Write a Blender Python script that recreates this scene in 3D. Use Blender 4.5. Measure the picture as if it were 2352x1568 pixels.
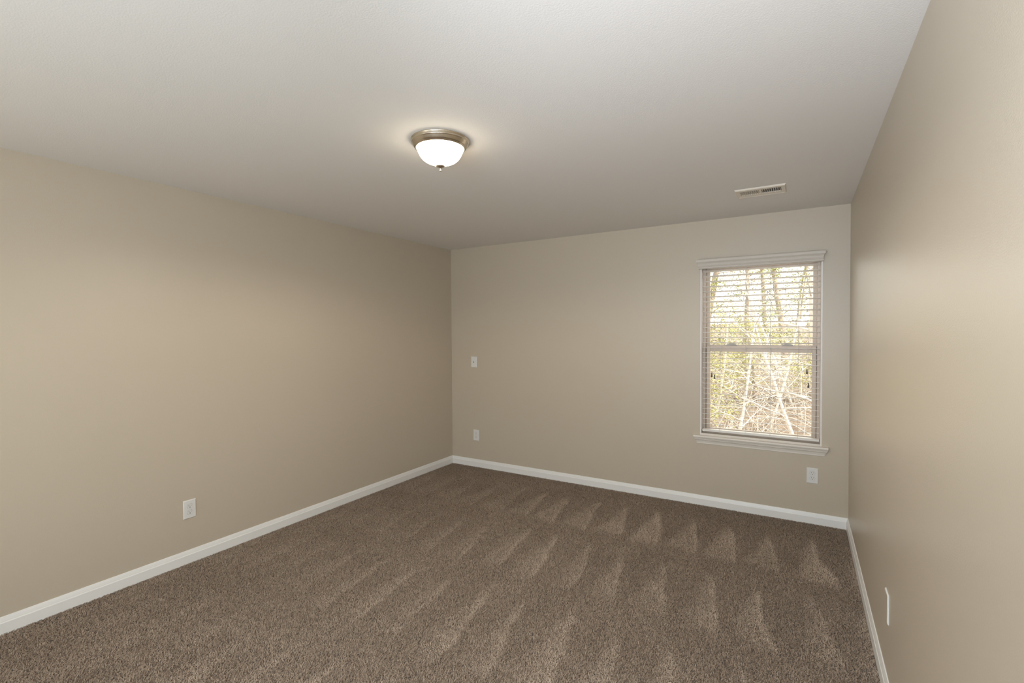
import bpy, bmesh, math, random
import numpy as np
from mathutils import Vector, Matrix

for o in list(bpy.data.objects):
    bpy.data.objects.remove(o, do_unlink=True)
scene = bpy.context.scene
COL = scene.collection
PI = math.pi

# ------------------------------------------------------------------ room size
W = 3.758          # left wall x=0, right wall x=W
H = 2.44           # ceiling
YR = -5.40         # rear wall (behind the photographer); the window wall is y=0

# ------------------------------------------------------------------ camera
cam = bpy.data.cameras.new('camera')
cam.sensor_fit = 'HORIZONTAL'; cam.sensor_width = 36.0
cam.lens = 16.943
cam.clip_start = 0.02; cam.clip_end = 300
camo = bpy.data.objects.new('camera', cam); COL.objects.link(camo)
yaw, pitch, roll = 0.5408, -0.0203, -0.0058
fwd = Vector((-math.sin(yaw)*math.cos(pitch), math.cos(yaw)*math.cos(pitch), math.sin(pitch)))
rgt = Vector((math.cos(yaw), math.sin(yaw), 0)); upv = rgt.cross(fwd)
r2 = math.cos(roll)*rgt + math.sin(roll)*upv
u2 = -math.sin(roll)*rgt + math.cos(roll)*upv
M4 = Matrix(((r2.x, u2.x, -fwd.x, 0), (r2.y, u2.y, -fwd.y, 0), (r2.z, u2.z, -fwd.z, 0), (0, 0, 0, 1)))
camo.matrix_world = Matrix.Translation((3.4475, -4.3929, 1.5021)) @ M4
scene.camera = camo

# ------------------------------------------------------------------ exposure, sky, sun, rear fill, flash
vs = scene.view_settings
vs.view_transform = 'Standard'; vs.look = 'None'
vs.exposure = 0.0; vs.gamma = 1.0; vs.use_curve_mapping = False

world = bpy.data.worlds.new('sky'); scene.world = world
world.use_nodes = True
wn = world.node_tree.nodes; wl = world.node_tree.links
bg = wn['Background']
bg.inputs['Color'].default_value = (1.0, 0.98, 0.93, 1)
bg.inputs['Strength'].default_value = 3.6

def light(name, kind, loc, rot, energy, color, **kw):
    d = bpy.data.lights.new(name, kind); d.energy = energy; d.color = color
    for k, v in kw.items(): setattr(d, k, v)
    o = bpy.data.objects.new(name, d); COL.objects.link(o)
    o.location = loc; o.rotation_euler = rot
    return o
# low winter sun over the house roof, from the right: it only reaches the wood outside
SUN = light('sun', 'SUN', (8, 0, 9), (0, 0, 0), 10.0, (1.0, 0.93, 0.80), angle=0.01)
SUN.rotation_euler = Vector((0.90, -0.03, 0.75)).to_track_quat('Z', 'Y').to_euler()
# cool area light added in the made-up right-hand rear window, to brighten the room
REAR_FILL = light('rear_fill_light', 'AREA', (2.85, YR+0.01, 1.45), (math.radians(90), 0, 0), 45, (0.69, 0.86, 1.02), shape='RECTANGLE', size=1.25, size_y=1.55)
# the photographer's flash, turned up so that it bounces off the ceiling in front of the camera
FLASH = light('bounce_flash', 'SPOT', (3.45, -4.50, 1.62), (0, 0, 0), 92, (0.82, 0.88, 1.0),
              spot_size=math.radians(90), spot_blend=0.9, shadow_soft_size=0.06)
FLASH.rotation_euler = (Vector((3.45, -1.9, 2.75)) - FLASH.location).to_track_quat('-Z', 'Y').to_euler()

# ------------------------------------------------------------------ materials
def new_mat(name):
    m = bpy.data.materials.new(name); m.use_nodes = True
    return m, m.node_tree.nodes, m.node_tree.links, m.node_tree.nodes['Principled BSDF']

def plain(name, col, rough=0.5, metal=0.0, spec=0.5, bump=0.0, bscale=200.0, var=0.0):
    m, n, l, b = new_mat(name)
    b.inputs['Base Color'].default_value = (*col, 1)
    b.inputs['Roughness'].default_value = rough
    b.inputs['Metallic'].default_value = metal
    b.inputs['Specular IOR Level'].default_value = spec
    tc = n.new('ShaderNodeTexCoord')
    if bump > 0:
        nz = n.new('ShaderNodeTexNoise'); nz.inputs['Scale'].default_value = bscale
        nz.inputs['Detail'].default_value = 3
        l.new(tc.outputs['Object'], nz.inputs['Vector'])
        bp = n.new('ShaderNodeBump'); bp.inputs['Strength'].default_value = bump
        bp.inputs['Distance'].default_value = 0.002
        l.new(nz.outputs['Fac'], bp.inputs['Height']); l.new(bp.outputs['Normal'], b.inputs['Normal'])
    if var > 0:
        nz2 = n.new('ShaderNodeTexNoise'); nz2.inputs['Scale'].default_value = 14
        nz2.inputs['Detail'].default_value = 4
        l.new(tc.outputs['Object'], nz2.inputs['Vector'])
        mx = n.new('ShaderNodeMix'); mx.data_type = 'RGBA'
        mx.inputs['A'].default_value = (*[c*(1-var) for c in col], 1)
        mx.inputs['B'].default_value = (*[min(1, c*(1+var)) for c in col], 1)
        l.new(nz2.outputs['Fac'], mx.inputs['Factor']); l.new(mx.outputs['Result'], b.inputs['Base Color'])
    return m

M_wall = plain('greige_wall_paint', (0.59, 0.515, 0.412), 0.36, spec=0.5, bump=0.25, bscale=260)
M_ceil = plain('flat_white_ceiling_paint', (0.85, 0.825, 0.795), 0.9, spec=0.15, bump=0.3, bscale=180)
M_trim = plain('white_semi_gloss_trim', (0.90, 0.89, 0.87), 0.35, spec=0.5)
M_blind = plain('white_blind_slat', (0.86, 0.83, 0.79), 0.4, spec=0.5, bump=0.1, bscale=60)
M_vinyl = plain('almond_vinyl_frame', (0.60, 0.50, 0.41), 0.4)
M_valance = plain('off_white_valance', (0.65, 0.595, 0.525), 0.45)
M_sill = plain('shaded_white_sill_paint', (0.79, 0.735, 0.665), 0.4)  # white trim paint darkened, for the shade around the window
M_lock = plain('grey_sash_lock_metal', (0.42, 0.39, 0.35), 0.45, metal=0.0)
M_lining = plain('white_jamb_paint', (0.85, 0.81, 0.77), 0.4)
M_plate = plain('white_plastic_plate', (0.80, 0.79, 0.77), 0.35)
M_dark = plain('dark_socket_opening', (0.02, 0.018, 0.015), 0.6)
M_vent = plain('almond_painted_metal', (0.84, 0.77, 0.67), 0.45, spec=0.4)
M_duct = plain('dark_duct_metal', (0.09, 0.085, 0.07), 0.6, metal=0.0)
M_nickel = plain('brushed_nickel', (0.62, 0.555, 0.45), 0.26, metal=1.0, bump=0.05, bscale=300)
M_cord = plain('white_blind_cord', (0.72, 0.69, 0.63), 0.8)
M_tassel = plain('dark_wood_tassel', (0.10, 0.085, 0.07), 0.5)
M_screw = plain('painted_screw', (0.55, 0.53, 0.5), 0.35, metal=0.5)

def glass_mat():
    m, n, l, b = new_mat('clear_window_glass')
    n.remove(b)
    out = n['Material Output']
    tr = n.new('ShaderNodeBsdfTransparent'); tr.inputs['Color'].default_value = (0.96, 0.97, 0.96, 1)
    gl = n.new('ShaderNodeBsdfGlossy'); gl.inputs['Roughness'].default_value = 0.02
    fr = n.new('ShaderNodeFresnel'); fr.inputs['IOR'].default_value = 1.14
    mx = n.new('ShaderNodeMixShader')
    l.new(fr.outputs[0], mx.inputs[0]); l.new(tr.outputs[0], mx.inputs[1]); l.new(gl.outputs[0], mx.inputs[2])
    l.new(mx.outputs[0], out.inputs['Surface'])
    return m
M_glass = glass_mat()

def bowl_mat():
    m, n, l, b = new_mat('lit_frosted_bowl_glass')
    b.inputs['Base Color'].default_value = (0.9, 0.88, 0.82, 1)
    b.inputs['Roughness'].default_value = 0.3
    b.inputs['Emission Color'].default_value = (1.0, 0.87, 0.66, 1)
    b.inputs['Emission Strength'].default_value = 15.0
    return m
M_bowl = bowl_mat()

# ------------------------------------------------------------------ mesh helpers
def link_mesh(name, me, mat, parent=None, smooth=False):
    o = bpy.data.objects.new(name, me); COL.objects.link(o)
    if mat: me.materials.append(mat)
    if parent: o.parent = parent
    if smooth:
        for p in me.polygons: p.use_smooth = True
    return o

def obj(name, bm, mat, parent=None, smooth=False, bevel=0.0, seg=2):
    bmesh.ops.recalc_face_normals(bm, faces=bm.faces)
    me = bpy.data.meshes.new(name); bm.to_mesh(me); bm.free()
    o = link_mesh(name, me, mat, parent, smooth)
    if bevel > 0:
        md = o.modifiers.new('bevel', 'BEVEL'); md.width = bevel; md.segments = seg
        md.limit_method = 'ANGLE'; md.angle_limit = math.radians(40)
    return o

def add_box(bm, lo, hi):
    x0, y0, z0 = lo; x1, y1, z1 = hi
    v = [bm.verts.new(p) for p in ((x0,y0,z0),(x1,y0,z0),(x1,y1,z0),(x0,y1,z0),(x0,y0,z1),(x1,y0,z1),(x1,y1,z1),(x0,y1,z1))]
    for f in ((0,3,2,1),(4,5,6,7),(0,1,5,4),(1,2,6,5),(2,3,7,6),(3,0,4,7)):
        bm.faces.new([v[i] for i in f])
    return v

def box_bm(*boxes):
    bm = bmesh.new()
    for lo, hi in boxes: add_box(bm, lo, hi)
    return bm

def add_lathe(bm, prof, n=64, c=(0,0,0)):
    rings = []
    for r, z in prof:
        if r < 1e-6:
            rings.append([bm.verts.new((c[0], c[1], c[2]+z))])
        else:
            rings.append([bm.verts.new((c[0]+r*math.cos(2*PI*i/n), c[1]+r*math.sin(2*PI*i/n), c[2]+z)) for i in range(n)])
    for a, b in zip(rings, rings[1:]):
        for i in range(n):
            j = (i+1) % n
            if len(a) == 1 and len(b) == 1: continue
            if len(a) == 1: bm.faces.new((a[0], b[i], b[j]))
            elif len(b) == 1: bm.faces.new((a[i], b[0], a[j]))
            else: bm.faces.new((a[i], b[i], b[j], a[j]))

def add_prism(bm, poly, axis, a, b):
    """extrude a 2-D polygon along an axis; poly gives the other two coordinates in order"""
    def pt(p, t):
        if axis == 'x': return (t, p[0], p[1])
        if axis == 'y': return (p[0], t, p[1])
        return (p[0], p[1], t)
    A = [bm.verts.new(pt(p, a)) for p in poly]; B = [bm.verts.new(pt(p, b)) for p in poly]
    n = len(poly)
    bm.faces.new(A); bm.faces.new(B[::-1])
    for i in range(n):
        bm.faces.new((A[i], B[i], B[(i+1) % n], A[(i+1) % n]))

def add_tube(bm, pts, rads, n=8):
    rings = []
    for i, p in enumerate(pts):
        p = Vector(p)
        d = (Vector(pts[min(i+1, len(pts)-1)]) - Vector(pts[max(i-1, 0)])).normalized()
        u = d.cross(Vector((0, 0, 1)));
        if u.length < 1e-3: u = Vector((1, 0, 0))
        u.normalize(); w_ = d.cross(u)
        r = rads[i] if hasattr(rads, '__len__') else rads
        rings.append([bm.verts.new(p + (u*math.cos(2*PI*k/n) + w_*math.sin(2*PI*k/n))*r) for k in range(n)])
    for a, b in zip(rings, rings[1:]):
        for k in range(n):
            bm.faces.new((a[k], b[k], b[(k+1) % n], a[(k+1) % n]))
    bm.faces.new(rings[0][::-1]); bm.faces.new(rings[-1])

def thing(name, label, cat, loc=(0,0,0), rotz=0.0, group=None):
    o = bpy.data.objects.new(name, None); COL.objects.link(o)
    o.empty_display_size = 0.05
    o.location = loc; o.rotation_euler = (0, 0, rotz)
    o['label'] = label; o['category'] = cat
    if group: o['group'] = group
    return o

def tag(o, label, cat, group=None, kind=None):
    o['label'] = label; o['category'] = cat
    if group: o['group'] = group
    if kind: o['kind'] = kind
    return o

def structure(o, label, cat):
    o['kind'] = 'structure'; o['label'] = label; o['category'] = cat
    return o

def dup(root, loc, rotz, label, group=None):
    r = root.copy(); COL.objects.link(r); r.location = loc; r.rotation_euler = (0, 0, rotz)
    r['label'] = label
    if group: r['group'] = group
    for ch in list(root.children):
        c = ch.copy(); COL.objects.link(c); c.parent = r
        for g in list(ch.children):
            d = g.copy(); COL.objects.link(d); d.parent = c
    return r

# ================================================================== ROOM SHELL
T = 0.14
WX0, WX1, WZ0, WZ1 = 2.700, 3.587, 0.604, 2.085      # window opening in the back wall
structure(obj('floor', box_bm(((-T, YR-T, -0.16), (W+T, T, -0.0095))), plain('carpet_backing', (0.30, 0.225, 0.17), 0.95, spec=0.1)),
          'brown carpeted bedroom floor', 'floor')
structure(obj('ceiling', box_bm(((-T, YR-T, H), (W+T, T, H+0.15))), M_ceil), 'flat white ceiling', 'ceiling')
structure(obj('wall_left', box_bm(((-T, YR-T, -0.012), (0, T, H))), M_wall), 'long plain greige wall on the left', 'wall')
structure(obj('wall_right', box_bm(((W, YR-T, -0.012), (W+T, T, H))), M_wall), 'greige wall close on the right', 'wall')
structure(obj('wall_back', box_bm(((0, 0, -0.012), (WX0, T, H)), ((WX1, 0, -0.012), (W, T, H)),
                                  ((WX0, 0, -0.012), (WX1, T, WZ0-0.022)), ((WX0, 0, WZ1), (WX1, T, H))), M_wall),
          'greige wall with the window', 'wall')
RZ0, RZ1 = 0.65, 2.25                                  # two rear window openings, added behind the camera to let light in
REAR = ((0.30, 1.60), (2.20, 3.50))
structure(obj('wall_rear', box_bm(((0, YR-T, -0.012), (0.30, YR, H)), ((1.60, YR-T, -0.012), (2.20, YR, H)), ((3.50, YR-T, -0.012), (W, YR, H)),
                                  *[((a, YR-T, -0.012), (b, YR, RZ0)) for a, b in REAR], *[((a, YR-T, RZ1), (b, YR, H)) for a, b in REAR]), M_wall),
          'greige wall behind the camera', 'wall')

# baseboards: flat board with a stepped, rounded top edge
BB = [(0, -0.012), (0.013, -0.012), (0.013, 0.050), (0.0118, 0.0535), (0.0105, 0.0545), (0.0095, 0.060), (0.0068, 0.071), (0.0058, 0.0735), (0.004, 0.0795), (0.0, 0.0805)]
def baseboard(name, wall, a, b, label):
    bm = bmesh.new()
    if wall == 'left':  add_prism(bm, [(d, z) for d, z in BB], 'y', a, b)
    if wall == 'right': add_prism(bm, [(W-d, z) for d, z in BB], 'y', a, b)
    if wall == 'back':  add_prism(bm, [(-d, z) for d, z in BB], 'x', a, b)
    if wall == 'rear':  add_prism(bm, [(YR+d, z) for d, z in BB], 'x', a, b)
    return structure(obj(name, bm, M_trim), label, 'baseboard')
baseboard('baseboard_left', 'left', YR, 0, 'white baseboard along the left wall')
baseboard('baseboard_right', 'right', YR, 0, 'white baseboard along the right wall')
baseboard('baseboard_back', 'back', 0, W, 'white baseboard under the window wall')
baseboard('baseboard_rear', 'rear', 0, W, 'white baseboard behind the camera')

# ================================================================== WINDOW
win = bpy.data.objects.new('window_1', None); COL.objects.link(win); win.location = (0, 0, 0)
structure(win, 'white double-hung window with sill and blind', 'window')
# white lining of the reveal
obj('jamb_lining', box_bm(((WX0, 0.0, WZ0), (WX0+0.012, T, WZ1)), ((WX1-0.012, 0.0, WZ0), (WX1, T, WZ1)),
                          ((WX0, 0.0, WZ1-0.012), (WX1, T, WZ1))), M_lining, win, bevel=0.001)
# vinyl frame
FX0, FX1, FZ0, FZ1 = WX0+0.012, WX1-0.012, WZ0, WZ1-0.012
def ring(x0, x1, z0, z1, wl, wr, wb, wt, y0, y1):
    return box_bm(((x0, y0, z0), (x0+wl, y1, z1)), ((x1-wr, y0, z0), (x1, y1, z1)),
                  ((x0+wl, y0, z0), (x1-wr, y1, z0+wb)), ((x0+wl, y0, z1-wt), (x1-wr, y1, z1)))
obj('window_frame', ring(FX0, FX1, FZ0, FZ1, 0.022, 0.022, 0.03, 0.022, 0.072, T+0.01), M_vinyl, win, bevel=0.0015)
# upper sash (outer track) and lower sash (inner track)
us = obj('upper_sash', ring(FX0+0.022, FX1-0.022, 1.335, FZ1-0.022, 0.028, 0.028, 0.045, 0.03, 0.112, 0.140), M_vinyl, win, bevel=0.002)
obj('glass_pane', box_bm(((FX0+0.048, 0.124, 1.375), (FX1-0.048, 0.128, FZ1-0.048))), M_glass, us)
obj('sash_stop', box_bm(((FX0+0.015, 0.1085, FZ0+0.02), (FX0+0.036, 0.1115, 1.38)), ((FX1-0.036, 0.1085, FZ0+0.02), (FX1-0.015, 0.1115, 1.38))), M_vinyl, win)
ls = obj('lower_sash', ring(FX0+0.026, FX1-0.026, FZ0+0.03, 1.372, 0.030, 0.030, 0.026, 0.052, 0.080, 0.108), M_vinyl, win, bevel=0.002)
obj('glass_pane', box_bm(((FX0+0.052, 0.092, FZ0+0.052), (FX1-0.052, 0.096, 1.322))), M_glass, ls)
for cx in (2.938, 3.352):
    bm = bmesh.new()
    n = 14
    top = [(cx-0.045+0.09*i/n, 1.372+0.021*math.sin(PI*i/n)**0.5) for i in range(n+1)]
    add_prism(bm, [(x, z) for x, z in top], 'y', 0.086, 0.106)
    add_box(bm, (cx-0.006, 0.078, 1.375), (cx+0.028, 0.09, 1.383))
    obj('sash_lock', bm, M_lock, ls, bevel=0.001)
for k, (a, b) in enumerate(REAR):  # unseen windows, made up for the light they let in
    w2 = bpy.data.objects.new('window_%d' % (k+2), None); COL.objects.link(w2)
    structure(w2, ('left', 'right')[k] + ' window added for light in the wall behind the camera', 'window')
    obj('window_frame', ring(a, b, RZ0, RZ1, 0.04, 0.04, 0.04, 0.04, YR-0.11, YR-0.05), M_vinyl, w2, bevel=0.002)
    obj('glass_pane', box_bm(((a+0.03, YR-0.082, RZ0+0.03), (b-0.03, YR-0.078, RZ1-0.03))), M_glass, w2)
# stool with ears and a moulded apron
bm = bmesh.new()
st = [(0.072, 0.582), (0.072, 0.604), (-0.030, 0.604), (-0.036, 0.601), (-0.0385, 0.593), (-0.036, 0.585), (-0.030, 0.582)]
add_prism(bm, [(y, z) for y, z in st if True], 'x', WX0, WX1)
for a, b in ((2.652, WX0), (WX1, 3.629)):
    add_prism(bm, [(min(y, 0.0), z) for y, z in st], 'x', a, b)
bmesh.ops.remove_doubles(bm, verts=bm.verts, dist=1e-5)
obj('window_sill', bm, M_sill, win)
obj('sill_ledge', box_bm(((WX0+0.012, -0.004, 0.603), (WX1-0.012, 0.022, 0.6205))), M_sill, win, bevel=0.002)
AP = [(0.0, 0.530), (0.006, 0.530), (0.0075, 0.533), (0.0075, 0.539), (0.009, 0.545), (0.013, 0.556), (0.019, 0.564), (0.022, 0.567), (0.022, 0.571), (0.025, 0.574), (0.027, 0.582), (0.0, 0.582)]
def wrapped(bm, prof, x0, x1):
    """moulding with returned ends: every profile point sweeps left return, front, right return"""
    rows = []
    for d, z in prof:
        rows.append([bm.verts.new(p) for p in ((x0-d, 0, z), (x0-d, -d, z), (x1+d, -d, z), (x1+d, 0, z))])
    n = len(rows)
    for i in range(n-1):
        for k in range(3):
            bm.faces.new((rows[i][k], rows[i][k+1], rows[i+1][k+1], rows[i+1][k]))
bm = bmesh.new(); wrapped(bm, AP, 2.682, 3.599)
bmesh.ops.remove_doubles(bm, verts=bm.verts, dist=1e-6)
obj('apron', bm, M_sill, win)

# ================================================================== BLIND
blind = thing('window_blind', 'white horizontal slat blind lowered over the only window', 'blind', ((WX0+WX1)/2, 0, WZ0))
BX, BZ = (WX0+WX1)/2, WZ0
def L(x, y, z): return (x-BX, y, z-BZ)
# valance: moulded board with returned ends, standing just off the wall
VP = [(0.0, 2.024), (0.0, 2.026), (0.008, 2.0265), (0.012, 2.030), (0.013, 2.036), (0.010, 2.042), (0.0085, 2.045), (0.0105, 2.048), (0.0125, 2.052), (0.0115, 2.056),
      (0.0115, 2.062), (0.014, 2.070), (0.020, 2.078), (0.0235, 2.083), (0.0235, 2.098), (0.021, 2.105), (0.014, 2.108), (0.0, 2.108)]
bm = bmesh.new()
rows = []
vx0, vx1, dep = 2.699, 3.579, 0.030
for d, z in VP:
    rows.append([bm.verts.new(L(*p)) for p in ((vx0-d, -0.0005, z), (vx0-d, -dep-d, z), (vx1+d, -dep-d, z), (vx1+d, -0.0005, z))])
for a, b in zip(rows, rows[1:]):
    for k in range(3): bm.faces.new((a[k], a[k+1], b[k+1], b[k]))
# inner faces so that the board has thickness
inn = [[bm.verts.new(L(*p)) for p in ((vx0+0.004, -0.0005, z), (vx0+0.004, -dep+0.004, z), (vx1-0.004, -dep+0.004, z), (vx1-0.004, -0.0005, z))] for z in (2.024, 2.108)]
for k in range(3):
    bm.faces.new((inn[0][k], inn[1][k], inn[1][k+1], inn[0][k+1]))
    bm.faces.new((rows[0][k], rows[0][k+1], inn[0][k+1], inn[0][k]))
    bm.faces.new((rows[-1][k], rows[-1][k+1], inn[1][k+1], inn[1][k]))
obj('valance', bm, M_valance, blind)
obj('headrail', box_bm((L(WX0+0.016, 0.004, 2.030), L(WX1-0.016, 0.058, 2.070))), M_blind, blind, bevel=0.002)
SX0, SX1 = WX0+0.018, WX1-0.018
rnd = random.Random(4)
ym = 0.034
zs = [2.008 - 0.04365*i for i in range(32)]
zs = [z for z in zs if z > 0.668]
def slat_mesh(var):
    bm = bmesh.new()
    n = 8; t = 0.0014; hw = 0.0250
    top = []; bot = []
    for i in range(n+1):
        s = -1+2*i/n
        c = 0.0016*(1-s*s)
        top.append((s*hw, c+t)); bot.append((s*hw, c-t))
    add_prism(bm, top+bot[::-1], 'x', SX0-BX, SX1-BX)
    bmesh.ops.recalc_face_normals(bm, faces=bm.faces)
    me = bpy.data.meshes.new('slat'); bm.to_mesh(me); bm.free()
    me.materials.append(M_blind); return me
sm = slat_mesh(0)
for i, z in enumerate(zs):
    o = bpy.data.objects.new('slat', sm); COL.objects.link(o); o.parent = blind
    o.location = (rnd.uniform(-0.002, 0.002), ym, z-BZ)
    tilt = -math.radians(7.5) + rnd.uniform(-0.02, 0.02)
    if abs(z-0.953) < 0.02: tilt -= 0.05
    o.rotation_euler = (tilt, 0, rnd.uniform(-0.0008, 0.0008))
br = [(-0.026, 0.637), (-0.026, 0.651), (-0.022, 0.6545), (0.022, 0.6545), (0.026, 0.651), (0.026, 0.637)]
bm = bmesh.new(); add_prism(bm, [(y+ym, z-BZ) for y, z in br], 'x', SX0-BX, SX1-BX)
obj('bottom_rail', bm, M_blind, blind, bevel=0.001)
for x in (2.857, 3.053, 3.233, 3.427):
    bm = bmesh.new()
    for y in (ym-0.0275, ym+0.0275):
        add_tube(bm, [L(x, y, 2.032), L(x, y, 1.3), L(x, y, 0.645)], 0.0011, 6)
    for z in zs:
        add_tube(bm, [L(x, ym-0.0275, z-0.0065), L(x, ym, z-0.0045), L(x, ym+0.0275, z+0.0005)], 0.0006, 4)
    obj('ladder_cord', bm, M_cord, blind)
def tassel(x, zt, y=0.002):
    bm = bmesh.new(); add_tube(bm, [L(x, y, 2.030), L(x+0.0005, y, 1.6), L(x, y, zt)], 0.0009, 6)
    c = obj('pull_cord', bm, M_cord, blind)
    bm = bmesh.new()
    add_lathe(bm, [(0.0, 0.0), (0.0035, 0.0), (0.0042, -0.006), (0.0046, -0.018), (0.0066, -0.028), (0.0072, -0.034), (0.0055, -0.037), (0.0, -0.038)], 16, L(x, y, zt))
    obj('tassel', bm, M_tassel, c, smooth=True)
for x, z in ((2.794, 1.142), (2.815, 1.128), (3.486, 1.197), (3.496, 1.090)):
    tassel(x, z)

# ================================================================== CEILING LIGHT
lamp = thing('ceiling_light', 'round flush ceiling light with nickel rim and lit white glass bowl', 'ceiling light', (1.925, -2.53, H))
def lz(prof): return [(r, z-H) for r, z in prof]
bm = bmesh.new()
add_lathe(bm, lz([(0.0, 2.44), (0.139, 2.44), (0.1425, 2.438), (0.1425, 2.4335), (0.138, 2.4305), (0.1375, 2.428), (0.139, 2.426), (0.1385, 2.423), (0.1365, 2.4215), (0.1345, 2.419),
                  (0.129, 2.409), (0.1245, 2.404), (0.1225, 2.4035), (0.1225, 2.401), (0.120, 2.4005), (0.1195, 2.3985), (0.117, 2.398), (0.1165, 2.402), (0.0, 2.410)]), 96)
obj('rim', bm, M_nickel, lamp, smooth=True)
bm = bmesh.new()
add_lathe(bm, lz([(0.112, 2.404), (0.1135, 2.400), (0.1125, 2.394), (0.109, 2.384), (0.104, 2.374), (0.098, 2.363), (0.090, 2.3525), (0.079, 2.343), (0.066, 2.3360), (0.052, 2.3305), (0.041, 2.3275), (0.036, 2.3245), (0.031, 2.3205), (0.024, 2.317), (0.0, 2.3155)]), 96)
obj('glass_bowl', bm, M_bowl, lamp, smooth=True)
bm = bmesh.new()
add_lathe(bm, lz([(0.0, 2.320), (0.021, 2.3175), (0.0215, 2.315), (0.019, 2.312), (0.012, 2.3085), (0.0055, 2.306), (0.0042, 2.303), (0.0036, 2.297), (0.0046, 2.295), (0.0050, 2.2925), (0.0042, 2.290), (0.0, 2.289)]), 32)
obj('finial', bm, M_nickel, lamp, smooth=True)
# the light the bowl throws down into the room
BULB = light('ceiling_lamp_light', 'SPOT', (1.925, -2.53, 2.286), (0, 0, 0), 39, (1.0, 0.86, 0.70),
             spot_size=math.radians(172), spot_blend=0.35, shadow_soft_size=0.0)

# ================================================================== CEILING AIR REGISTER
vent = thing('ceiling_vent', 'almond louvered air register in the ceiling above the window', 'air vent', (3.207, -0.735, H))
vx, vy = 0.150, 0.104
ox0, ox1, oy = -0.123, 0.122, 0.050                 # louver opening
bm = bmesh.new()
zf = -0.008
def fr(x0, y0, x1, y1, zlo=zf, zhi=-0.0005): add_box(bm, (x0, y0, zlo), (x1, y1, zhi))
# face plate around the two banks of louvers, with a bevelled rim
fr(-vx+0.008, -vy+0.008, vx-0.008, -oy-0.004); fr(-vx+0.008, oy-0.004, vx-0.008, vy-0.008)
fr(-vx+0.008, -oy-0.004, ox0, oy-0.004); fr(ox1, -oy-0.004, vx-0.008, oy-0.004); fr(-0.007, -oy-0.004, 0.007, oy-0.004)
rim = [(vx, vy, -0.0005), (vx, vy, -0.003), (vx-0.006, vy-0.006, -0.0105), (vx-0.012, vy-0.012, -0.008)]
rr = [[bm.verts.new((sx*a, sy*b, z)) for sx, sy in ((-1,-1),(1,-1),(1,1),(-1,1))] for a, b, z in rim]
for a, b in zip(rr, rr[1:]):
    for k in range(4): bm.faces.new((a[k], a[(k+1)%4], b[(k+1)%4], b[k]))
obj('face_plate', bm, M_vent, vent)
obj('duct_opening', box_bm(((ox0, -oy, -0.0018), (ox1, oy, -0.0006))), M_duct, vent)
for bank, (a, b, sgn) in enumerate(((ox0, -0.007, 1), (0.007, ox1, -1))):
    n = 9
    for i in range(n):
        cx = a + (b-a)*(i+0.5)/n
        bm = bmesh.new()
        h = 0.0062; w2 = 0.0060 if sgn > 0 else 0.0044
        ang = sgn*math.radians(52)
        ca, sa = math.cos(ang), math.sin(ang)
        pl = [(-w2, -0.0005), (w2, -0.0005), (w2, 0.0005), (-w2, 0.0005)]
        pl = [(cx+p[0]*ca-p[1]*sa, -0.0062+p[0]*sa+p[1]*ca) for p in pl]
        add_prism(bm, pl, 'y', -oy-0.003, oy-0.003)
        obj('louver', bm, M_vent, vent)
for sx in (-0.138, 0.138):
    bm = bmesh.new(); add_lathe(bm, [(0.0, -0.0098), (0.002, -0.0098), (0.0034, -0.0085), (0.0034, -0.0075)], 16, (sx, -0.004, 0))
    obj('screw', bm, M_screw, vent, smooth=True)
obj('damper_lever', box_bm(((-0.1285, 0.012, -0.0145), (-0.1265, 0.030, -0.0075))), M_vent, vent)

# ================================================================== OUTLETS AND PLATES (built facing -y, wall at y=0)
PW, PH, PT_ = 0.0385, 0.0605, 0.0062
def plate_bm():
    bm = bmesh.new()
    rows = []
    for inset, y in ((0, -0.0004), (0, -0.0022), (0.0025, -0.0052), (0.0048, -PT_)):
        rows.append([bm.verts.new((sx*(PW-inset), y, sz*(PH-inset))) for sx, sz in ((-1,-1),(1,-1),(1,1),(-1,1))])
    for a, b in zip(rows, rows[1:]):
        for k in range(4): bm.faces.new((a[k], a[(k+1)%4], b[(k+1)%4], b[k]))
    bm.faces.new(rows[-1]); bm.faces.new(rows[0][::-1])
    return bm
def socket_face(zc):
    bm = bmesh.new()
    pts = []
    R_, hh = 0.0172, 0.0142
    for k in range(48):
        t = 2*PI*k/48
        x = R_*math.cos(t); z = max(-hh, min(hh, R_*math.sin(t)))
        pts.append((x, zc+z))
    add_prism(bm, pts, 'y', -PT_-0.0016, -PT_+0.002)
    bmesh.ops.remove_doubles(bm, verts=bm.verts, dist=1e-6)
    return bm
def groove(zc):
    bm = bmesh.new()
    o_ = []; i_ = []
    for k in range(48):
        t = 2*PI*k/48
        for R_, hh, lst in ((0.0182, 0.0152, o_), (0.0170, 0.0140, i_)):
            lst.append(bm.verts.new((R_*math.cos(t), -PT_-0.0003, zc+max(-hh, min(hh, R_*math.sin(t))))))
    for k in range(48):
        bm.faces.new((o_[k], o_[(k+1)%48], i_[(k+1)%48], i_[k]))
    return bm
M_groove = plain('shadowed_joint_line', (0.33, 0.32, 0.30), 0.7)
def socket_holes(zc):
    bm = bmesh.new(); y1 = -PT_-0.0019
    add_box(bm, (-0.0078, y1, zc+0.0005), (-0.0056, y1+0.002, zc+0.0085))
    add_box(bm, (0.0056, y1, zc+0.0012), (0.0076, y1+0.002, zc+0.0080))
    pts = [(0.0030*math.cos(t), zc-0.0070+max(-0.0018, 0.0030*math.sin(t))) for t in [2*PI*k/20 for k in range(20)]]
    add_prism(bm, pts, 'y', y1, y1+0.002)
    return bm
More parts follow.
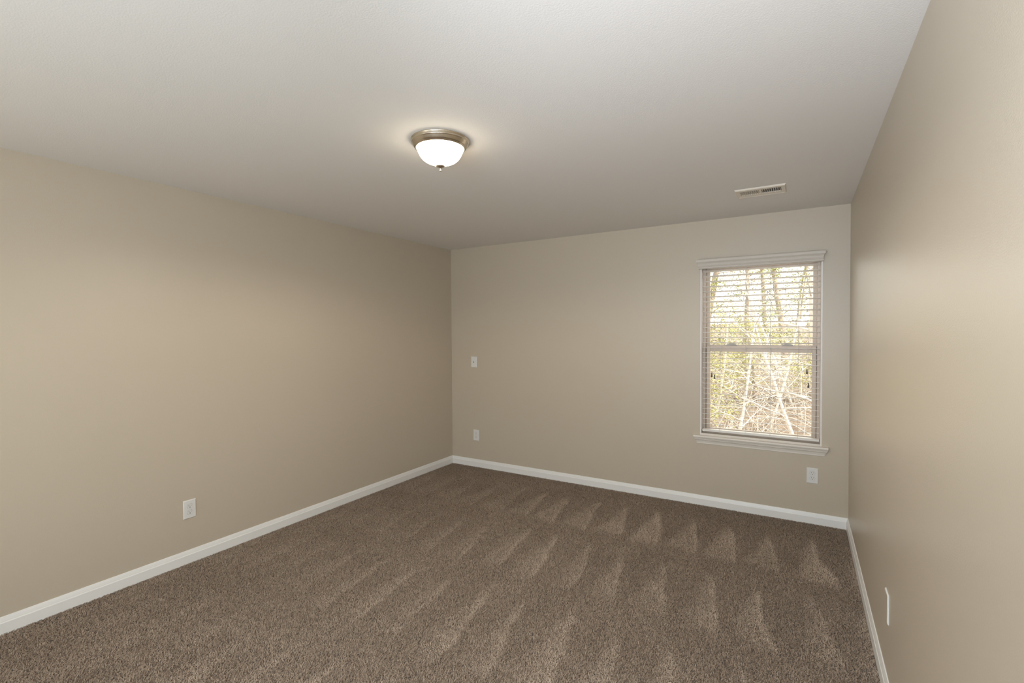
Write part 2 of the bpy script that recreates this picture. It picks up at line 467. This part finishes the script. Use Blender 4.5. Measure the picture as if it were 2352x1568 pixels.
def build_outlet(label, loc, rotz, group=None):
    t = thing('electrical_outlet', label, 'electrical outlet', loc, rotz, group)
    obj('cover_plate', plate_bm(), M_plate, t)
    for zc in (0.0195, -0.0195):
        f = obj('receptacle', socket_face(zc), M_plate, t)
        obj('joint_line', groove(zc), M_groove, f)
        obj('slots', socket_holes(zc), M_dark, f)
    bm = bmesh.new(); add_lathe(bm, [(0.0, 0.0012), (0.0018, 0.001), (0.0028, 0.0)], 14)
    bmesh.ops.rotate(bm, verts=bm.verts, cent=(0,0,0), matrix=Matrix.Rotation(math.radians(90), 3, 'X'))
    bmesh.ops.translate(bm, verts=bm.verts, vec=(0, -PT_, 0))
    obj('screw', bm, M_plate, t)
    return t
G = 'white electrical outlets low on the walls'
out0 = build_outlet('white duplex outlet low on the wall under the right end of the window sill', (3.527, 0, 0.371), 0, G)
dup(out0, (0.339, 0, 0.349), 0, 'white outlet near the far corner, directly below the upper jack plate', G)
dup(out0, (0, -2.789, 0.349), math.radians(90), 'white duplex outlet low on the long left wall', G)
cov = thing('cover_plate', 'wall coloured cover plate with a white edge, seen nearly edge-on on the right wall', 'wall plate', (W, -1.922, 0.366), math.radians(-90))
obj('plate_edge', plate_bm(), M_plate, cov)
fc = obj('wall_coloured_face', box_bm(((-PW+0.0056, -PT_-0.0005, -PH+0.0056), (PW-0.0056, -PT_+0.001, PH-0.0056))), M_wall, cov)  # face in the same colour as the wall

jack = thing('jack_plate', 'white wall plate with a small dark jack, chest high near the far corner', 'wall plate', (0.314, 0, 1.167))
obj('cover_plate', plate_bm(), M_plate, jack)
bm = bmesh.new(); add_box(bm, (-0.0085, -PT_-0.0032, -0.009), (0.0085, -PT_+0.001, 0.012))
jf = obj('jack_body', bm, M_plate, jack, bevel=0.001)
bm = bmesh.new()
yj = -PT_-0.0036
add_box(bm, (0.0005, yj, -0.0068), (0.0058, yj+0.002, 0.0095)); add_box(bm, (-0.0068, yj, -0.0068), (0.0005, yj+0.002, -0.0022))
obj('jack_opening', bm, M_dark, jf)

# ================================================================== CARPET PILE
def smooth(a, b, x):
    t = np.clip((x-a)/(b-a), 0, 1); return t*t*(3-2*t)
def vnoise(x, y, seed):
    """cheap value noise"""
    rs = np.random.RandomState(seed); tab = rs.rand(256, 256)
    xi = np.floor(x).astype(int); yi = np.floor(y).astype(int); fx = x-xi; fy = y-yi
    fx = fx*fx*(3-2*fx); fy = fy*fy*(3-2*fy)
    g = lambda a, b: tab[a % 256, b % 256]
    return (g(xi,yi)*(1-fx)+g(xi+1,yi)*fx)*(1-fy) + (g(xi,yi+1)*(1-fx)+g(xi+1,yi+1)*fx)*fy
def nap(x, y):
    """1 where the vacuum left the pile brushed light: rows of wedges with their points towards the window wall"""
    wob = (vnoise(x*3.1, y*3.1, 5)-0.5)
    xx = x + 0.045*wob + 0.02*(vnoise(x*9, y*9, 6)-0.5); yy = y + 0.10*(vnoise(x*4.5+7, y*1.2, 8)-0.5)
    out = np.zeros_like(x)
    # (y of the points, y of the bases, x of one point, x drift to the base, left/right half width at the base)
    rowsv = [(-0.33, -1.02, 3.24, 0.02, 0.105, 0.105), (-1.20, -1.87, 3.225, 0.125, 0.17, 0.012),
             (-2.02, -2.72, 3.19, 0.10, 0.16, 0.03), (-2.86, -3.6, 3.20, 0.06, 0.14, 0.06)]
    for k, (ya, yb, xa, dr, wl_, wr_) in enumerate(rowsv):
        idx = np.round((xx-xa)/0.262)
        jit = (vnoise(idx*3.7+k*11.3, idx*0+k*5.1, 21)-0.5)
        t = (ya+0.16*jit - yy)/(ya+0.16*jit-yb)
        xc = xa + idx*0.262 + dr*t + 0.03*jit
        d = xx-xc
        lft = 0.012 + wl_*np.clip(t, 0, 1); rgt_ = 0.012 + wr_*np.clip(t, 0, 1)
        inside = smooth(-lft-0.02, -lft+0.05, d)*(1-smooth(rgt_-0.018, rgt_+0.014, d))
        amp = 0.55 + 0.60*vnoise(idx*5.3+k*3.1, idx*0+k*9.7, 33)
        grad = 0.35 + 0.65*smooth(-wl_, 0.03, d) if k else 1.15
        core = inside*smooth(0.0, 0.12, t)*(1-smooth(0.85, 1.06, t))*grad*(0.65+0.7*vnoise(x*7+k, y*7, 44))
        # bright leading edge of each stroke
        edge = np.exp(-((d-rgt_+0.015)/0.016)**2)*smooth(0.02, 0.3, t)*(1-smooth(0.8, 1.12, t))*(0.4+0.9*vnoise(x*4, y*4, 45))
        out = np.maximum(out, amp*(0.55*core + 0.45*edge))
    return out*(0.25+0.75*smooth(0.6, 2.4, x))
def carpet():
    rs = np.random.RandomState(11)
    y_far, y_near = -0.010, -4.15
    pts = []
    for (ya, yb, dens) in ((y_far, -1.2, 48000), (-1.2, -3.2, 62000), (-3.2, y_near, 52000)):
        s = 1/math.sqrt(dens)
        nx = int(W/s); ny = int((ya-yb)/s)
        gx, gy = np.meshgrid((np.arange(nx)+0.5)*s, yb+(np.arange(ny)+0.5)*s)
        pts.append(np.stack([gx.ravel(), gy.ravel()], 1) + rs.uniform(-0.5, 0.5, (nx*ny, 2))*s*1.1)
    P = np.concatenate(pts); P = P[(P[:,0] > 0.012) & (P[:,0] < W-0.012) & (P[:,1] < -0.012)]
    # only what lies ahead of the camera
    n = len(P); x, y = P[:,0], P[:,1]
    nv = nap(x, y)
    clump = vnoise(x*60, y*60, 2)*0.6+vnoise(x*140, y*140, 3)*0.4
    ln = rs.uniform(0.0085, 0.0120, n)
    # lean: mostly with the clump, brushed by the vacuum
    az = rs.uniform(0, 2*PI, n)
    lean = rs.uniform(0.6, 1.15, n)
    dx = np.cos(az)*np.sin(lean); dy = np.sin(az)*np.sin(lean); dz = np.cos(lean)
    dy = dy + 0.35*(0.5-nv)
    wv = rs.uniform(0.0010, 0.0020, n)
    ta = az + PI/2 + rs.normal(0, 0.5, n)
    tx, ty = np.cos(ta)*wv, np.sin(ta)*wv
    zb = -0.0090
    segs = [(0.0, 0.0, 1.0), (0.5, 0.35, 1.0), (1.0, 1.0, 0.55)]
    V = np.zeros((n, 6, 3), np.float32)
    for k, (s, bend, wd) in enumerate(segs):
        px = x + dx*ln*s*(0.5+0.6*bend); py = y + dy*ln*s*(0.5+0.6*bend); pz = zb + ln*s*(0.95-0.30*bend*lean) + 0.0006*clump
        V[:, 2*k] = np.stack([px-tx*wd, py-ty*wd, pz], 1); V[:, 2*k+1] = np.stack([px+tx*wd, py+ty*wd, pz], 1)
    V[:,:,0] = np.clip(V[:,:,0], 0.0132, W-0.0132); V[:,:,1] = np.minimum(V[:,:,1], -0.0132)
    base = (np.arange(n)*6)[:, None]
    F = np.concatenate([base+np.array([0,1,3,2]), base+np.array([2,3,5,4])], 1).reshape(-1, 4).astype(np.int32)
    me = bpy.data.meshes.new('carpet_pile')
    me.vertices.add(n*6); me.vertices.foreach_set('co', V.ravel())
    me.loops.add(len(F)*4); me.loops.foreach_set('vertex_index', F.ravel())
    me.polygons.add(len(F)); me.polygons.foreach_set('loop_start', (np.arange(len(F))*4).astype(np.int32))
    try: me.polygons.foreach_set('loop_total', np.full(len(F), 4, np.int32))
    except Exception: pass
    me.update(calc_edges=True)
    at = me.attributes.new('yarn', 'FLOAT', 'POINT')
    val = 0.29 + 0.52*nv + 0.06*(clump-0.5) + rs.normal(0, 0.12, n) + 0.10*(vnoise(x*5, y*5, 31)-0.5)  # vacuum marks: shading of the leaning pile put into the yarn colour
    at.data.foreach_set('value', np.repeat(np.clip(val, 0, 1), 6).astype(np.float32))
    m, nn, l, b = new_mat('brown_cut_pile_yarn')
    a = nn.new('ShaderNodeAttribute'); a.attribute_name = 'yarn'
    cr = nn.new('ShaderNodeValToRGB')
    cr.color_ramp.elements[0].color = (0.215, 0.157, 0.113, 1); cr.color_ramp.elements[1].color = (0.70, 0.565, 0.45, 1)
    l.new(a.outputs['Fac'], cr.inputs['Fac']); l.new(cr.outputs['Color'], b.inputs['Base Color'])
    b.inputs['Roughness'].default_value = 0.8; b.inputs['Specular IOR Level'].default_value = 0.15
    b.inputs['Sheen Weight'].default_value = 0.15
    o = link_mesh('carpet_pile', me, m)
    return tag(o, 'brown cut-pile carpet with vacuum marks covering the whole floor', 'carpet', kind='stuff')
carpet()

# ================================================================== OUTSIDE: THE WOOD BEHIND THE HOUSE
def ground_z(x, y):
    t = np.interp(y, [0, 3, 6, 12, 20, 32, 60], [-0.95, -0.85, -0.62, 0.15, 1.0, 1.7, 2.2])
    return t + 0.10*np.sin(x*0.9+y*0.5) + 0.07*np.sin(x*2.1-y*1.3)
def soil_mat():
    m, n, l, b = new_mat('leaf_litter_soil')
    tc = n.new('ShaderNodeTexCoord')
    nz = n.new('ShaderNodeTexNoise'); nz.inputs['Scale'].default_value = 9; nz.inputs['Detail'].default_value = 8
    l.new(tc.outputs['Object'], nz.inputs['Vector'])
    cr = n.new('ShaderNodeValToRGB'); e = cr.color_ramp.elements
    e[0].position = 0.3; e[0].color = (0.09, 0.055, 0.035, 1); e[1].position = 0.72; e[1].color = (0.24, 0.185, 0.14, 1)
    k = e.new(0.5); k.color = (0.14, 0.105, 0.078, 1)
    l.new(nz.outputs['Fac'], cr.inputs['Fac']); l.new(cr.outputs['Color'], b.inputs['Base Color'])
    b.inputs['Roughness'].default_value = 0.95
    return m
bm = bmesh.new()
nx, ny = 60, 60
gv = [[bm.verts.new((-24+52*i/nx, 0.3+60*(j/ny)**1.6, float(ground_z(-24+52*i/nx, 0.3+60*(j/ny)**1.6)))) for i in range(nx+1)] for j in range(ny+1)]
for j in range(ny):
    for i in range(nx):
        bm.faces.new((gv[j][i], gv[j][i+1], gv[j+1][i+1], gv[j+1][i]))
structure(obj('ground', bm, soil_mat(), smooth=True), 'leaf covered slope rising outside the window', 'ground')

M_bark = plain('brown_bark', (0.26, 0.205, 0.16), 0.9, bump=0.6, bscale=30, var=0.35)
M_pale = plain('pale_sunlit_bark', (0.50, 0.45, 0.39), 0.85, var=0.2)
def leaf_mat(name, a, b_):
    m, n, l, b = new_mat(name)
    tc = n.new('ShaderNodeTexCoord')
    nz = n.new('ShaderNodeTexNoise'); nz.inputs['Scale'].default_value = 3.5; nz.inputs['Detail'].default_value = 3
    l.new(tc.outputs['Object'], nz.inputs['Vector'])
    mx = n.new('ShaderNodeMix'); mx.data_type = 'RGBA'
    mx.inputs['A'].default_value = (*a, 1); mx.inputs['B'].default_value = (*b_, 1)
    l.new(nz.outputs['Fac'], mx.inputs['Factor']); l.new(mx.outputs['Result'], b.inputs['Base Color'])
    b.inputs['Roughness'].default_value = 0.6
    b.inputs['Transmission Weight'].default_value = 0.0
    return m
M_leafy = leaf_mat('yellow_green_leaves', (0.22, 0.22, 0.06), (0.44, 0.41, 0.15))
M_pine = leaf_mat('pine_needles', (0.16, 0.19, 0.06), (0.36, 0.36, 0.13))

def wander(p, d, length, steps, rng, wob, rise=0.0):
    pts = [Vector(p)]; d = Vector(d).normalized()
    for i in range(steps):
        d = (d + Vector((rng.uniform(-wob, wob), rng.uniform(-wob, wob), rng.uniform(-wob, wob)+rise))).normalized()
        pts.append(pts[-1] + d*length/steps)
    return pts
def quads_obj(name, C, size, mat, parent, seed):
    """leaf cards at the given centres"""
    rs = np.random.RandomState(seed); n = len(C)
    a = rs.normal(size=(n,3)); a /= np.linalg.norm(a, axis=1)[:,None]
    b = rs.normal(size=(n,3)); b -= (a*b).sum(1)[:,None]*a; b /= np.linalg.norm(b, axis=1)[:,None]
    s = rs.uniform(0.6, 1.3, n)[:,None]*size
    V = np.stack([C-a*s, C+b*s*0.45, C+a*s, C-b*s*0.45], 1).astype(np.float32).reshape(-1, 3)
    me = bpy.data.meshes.new(name)
    me.from_pydata(V.tolist(), [], [(4*i, 4*i+1, 4*i+2, 4*i+3) for i in range(n)])
    return link_mesh(name, me, mat, parent)

def build_tree(name, label, cat, group, x, y, h, rad, lean, mat, seed, nbranch, blen, bstart=0.25, leaves=0, leafsize=0.05, leafmat=None, down=0.0, brad=0.3, spread=0.22):
    rng = random.Random(seed)
    z0 = float(ground_z(x, y)) - 0.08
    t = thing(name, label, cat, (x, y, z0), 0, group)
    st_ = 12
    tp = wander((0,0,0), (lean[0], lean[1], 1), h, st_, rng, 0.07, 0.02)
    bm = bmesh.new(); add_tube(bm, tp, [rad*(1-0.8*i/st_) for i in range(st_+1)], 10)
    obj('trunk', bm, mat, t, smooth=True)
    bm = bmesh.new(); tips = []
    for k in range(nbranch):
        f = bstart + (0.98-bstart)*(k+rng.random())/nbranch
        i = min(st_-1, int(f*st_)); p = tp[i].lerp(tp[i+1], f*st_-i)
        az = rng.uniform(0, 2*PI)
        d = Vector((math.cos(az), math.sin(az), rng.uniform(0.1, 0.9)-down))
        ln = blen*(1.15-0.7*f)*rng.uniform(0.7, 1.25)
        r0 = rad*brad*(1.1-0.7*f)
        bp = wander(p, d, ln, 7, rng, 0.16, -0.02)
        add_tube(bm, bp, [r0*(1-0.8*q/7) for q in range(8)], 6)
        for q in range(2, 8):
            tips.append((bp[q], ln))
            if rng.random() < 0.75:
                d2 = Vector((rng.uniform(-1,1), rng.uniform(-1,1), rng.uniform(-0.5,0.8)))
                tw = wander(bp[q], d2, ln*rng.uniform(0.2, 0.45), 4, rng, 0.22)
                add_tube(bm, tw, [r0*0.38*(1-0.7*u/4) for u in range(5)], 5)
                tips += [(tw[u], ln) for u in (2, 4)]
    obj('branches', bm, mat, t, smooth=True)
    if leaves:
        rs = np.random.RandomState(seed+99)
        T_ = np.array([list(p) for p, _ in tips]); ii = rs.randint(0, len(T_), leaves)
        C = T_[ii] + rs.normal(0, spread*blen*0.45, (leaves, 3))*np.array([1, 1, 0.7])
        quads_obj('foliage', C, leafsize, leafmat, t, seed)
    return t

# (x, y, height, radius, lean) of every tree, near to far
GB = 'bare saplings close to the window'
bare = [(2.35, 4.6, 3.3, 0.030, (0.30, 0.05), 'bare sapling leaning right across the lower left pane'),
        (3.55, 4.9, 3.6, 0.034, (-0.42, 0.0), 'bare sapling leaning left from the right side of the window'),
        (3.70, 6.2, 4.6, 0.070, (-0.01, 0.0), 'pale bare trunk standing at the right edge of the window'),
        (2.85, 6.6, 3.4, 0.028, (0.35, 0.1), 'thin bare sapling in the middle of the lower pane'),
        (1.75, 7.4, 3.8, 0.030, (0.25, 0.0), 'bare arching sapling behind the left edge of the window'),
        (3.30, 8.2, 4.2, 0.032, (-0.25, 0.05), 'bare forked sapling right of the window middle, further off')]
for i, (x, y, h, r, ln, lb) in enumerate(bare):
    build_tree('bare_sapling', lb, 'sapling', GB, x, y, h, r, ln, M_pale, 40+i, 13, 1.5, 0.12, down=0.15, brad=0.42)
GL = 'yellow green bushes outside the window'
bushes = [(1.55, 6.0, 1.9, 'yellow green bush at the lower left of the window'), (2.45, 9.0, 2.2, 'yellow green bush behind the middle saplings'),
          (3.75, 8.8, 1.7, 'yellow green bush low at the right of the window'), (1.0, 10.5, 2.8, 'taller yellow green bush at the left, up the slope')]
for i, (x, y, h, lb) in enumerate(bushes):
    build_tree('leafy_bush', lb, 'bush', GL, x, y, h, 0.035, (0.05*i-0.08, 0), M_bark, 70+i, 20, 1.1, 0.06, leaves=4200, leafsize=0.028, leafmat=M_leafy, spread=0.26)
GP = 'brown trunked trees of the wood'
trees = [(1.95, 11.5, 6.5, 0.085, 'brown trunk seen left of the middle of the upper pane, light green crown'),
         (3.00, 13.5, 7.0, 0.10, 'brown trunk seen right of the middle of the upper pane, sparse crown'),
         (0.45, 14.0, 7.0, 0.15, 'brown trunk at the left edge of the upper pane, light green crown'),
         (3.92, 16.5, 7.5, 0.09, 'brown trunk at the right edge of the upper pane, thin crown'),
         (2.05, 19.5, 7.5, 0.11, 'far trunk seen in the very middle of the upper pane, up the slope'),
         (-0.6, 20.5, 7.5, 0.17, 'far trunk close to the left edge of the upper pane, behind the nearer one'),
         (3.30, 22.5, 8.0, 0.12, 'farthest trunk up the slope, between the middle and the right edge of the upper pane')]
for i, (x, y, h, r, lb) in enumerate(trees):
    build_tree('forest_tree', lb, 'tree', GP, x, y, h, r, (random.Random(i).uniform(-0.05, 0.05), 0), M_bark, 130+i, 22, 1.25, 0.08, leaves=4200, leafsize=0.036, leafmat=M_pine, brad=0.18, spread=0.30)

# tangled dead brush and dry stems over the slope: nobody could count it
def brush():
    rng = random.Random(8); bm = bmesh.new()
    for k in range(3200):
        y = 3.2 + 17*rng.random()**1.2; x = rng.uniform(-1.2, 5.6)
        z = float(ground_z(x, y))
        az = rng.uniform(0, 2*PI)
        d = Vector((math.cos(az), math.sin(az), rng.uniform(0.3, 2.2)))
        ln = rng.uniform(0.4, 1.5)
        pts = wander((x, y, z-0.02), d, ln, 6, rng, 0.20, -0.10)
        r = rng.uniform(0.002, 0.0075)
        add_tube(bm, pts, [r*(1-0.6*q/6) for q in range(7)], 4)
    o = obj('dead_brush', bm, M_pale)
    return tag(o, 'tangle of pale dead brush and dry stems covering the slope outside', 'brush', kind='stuff')
brush()
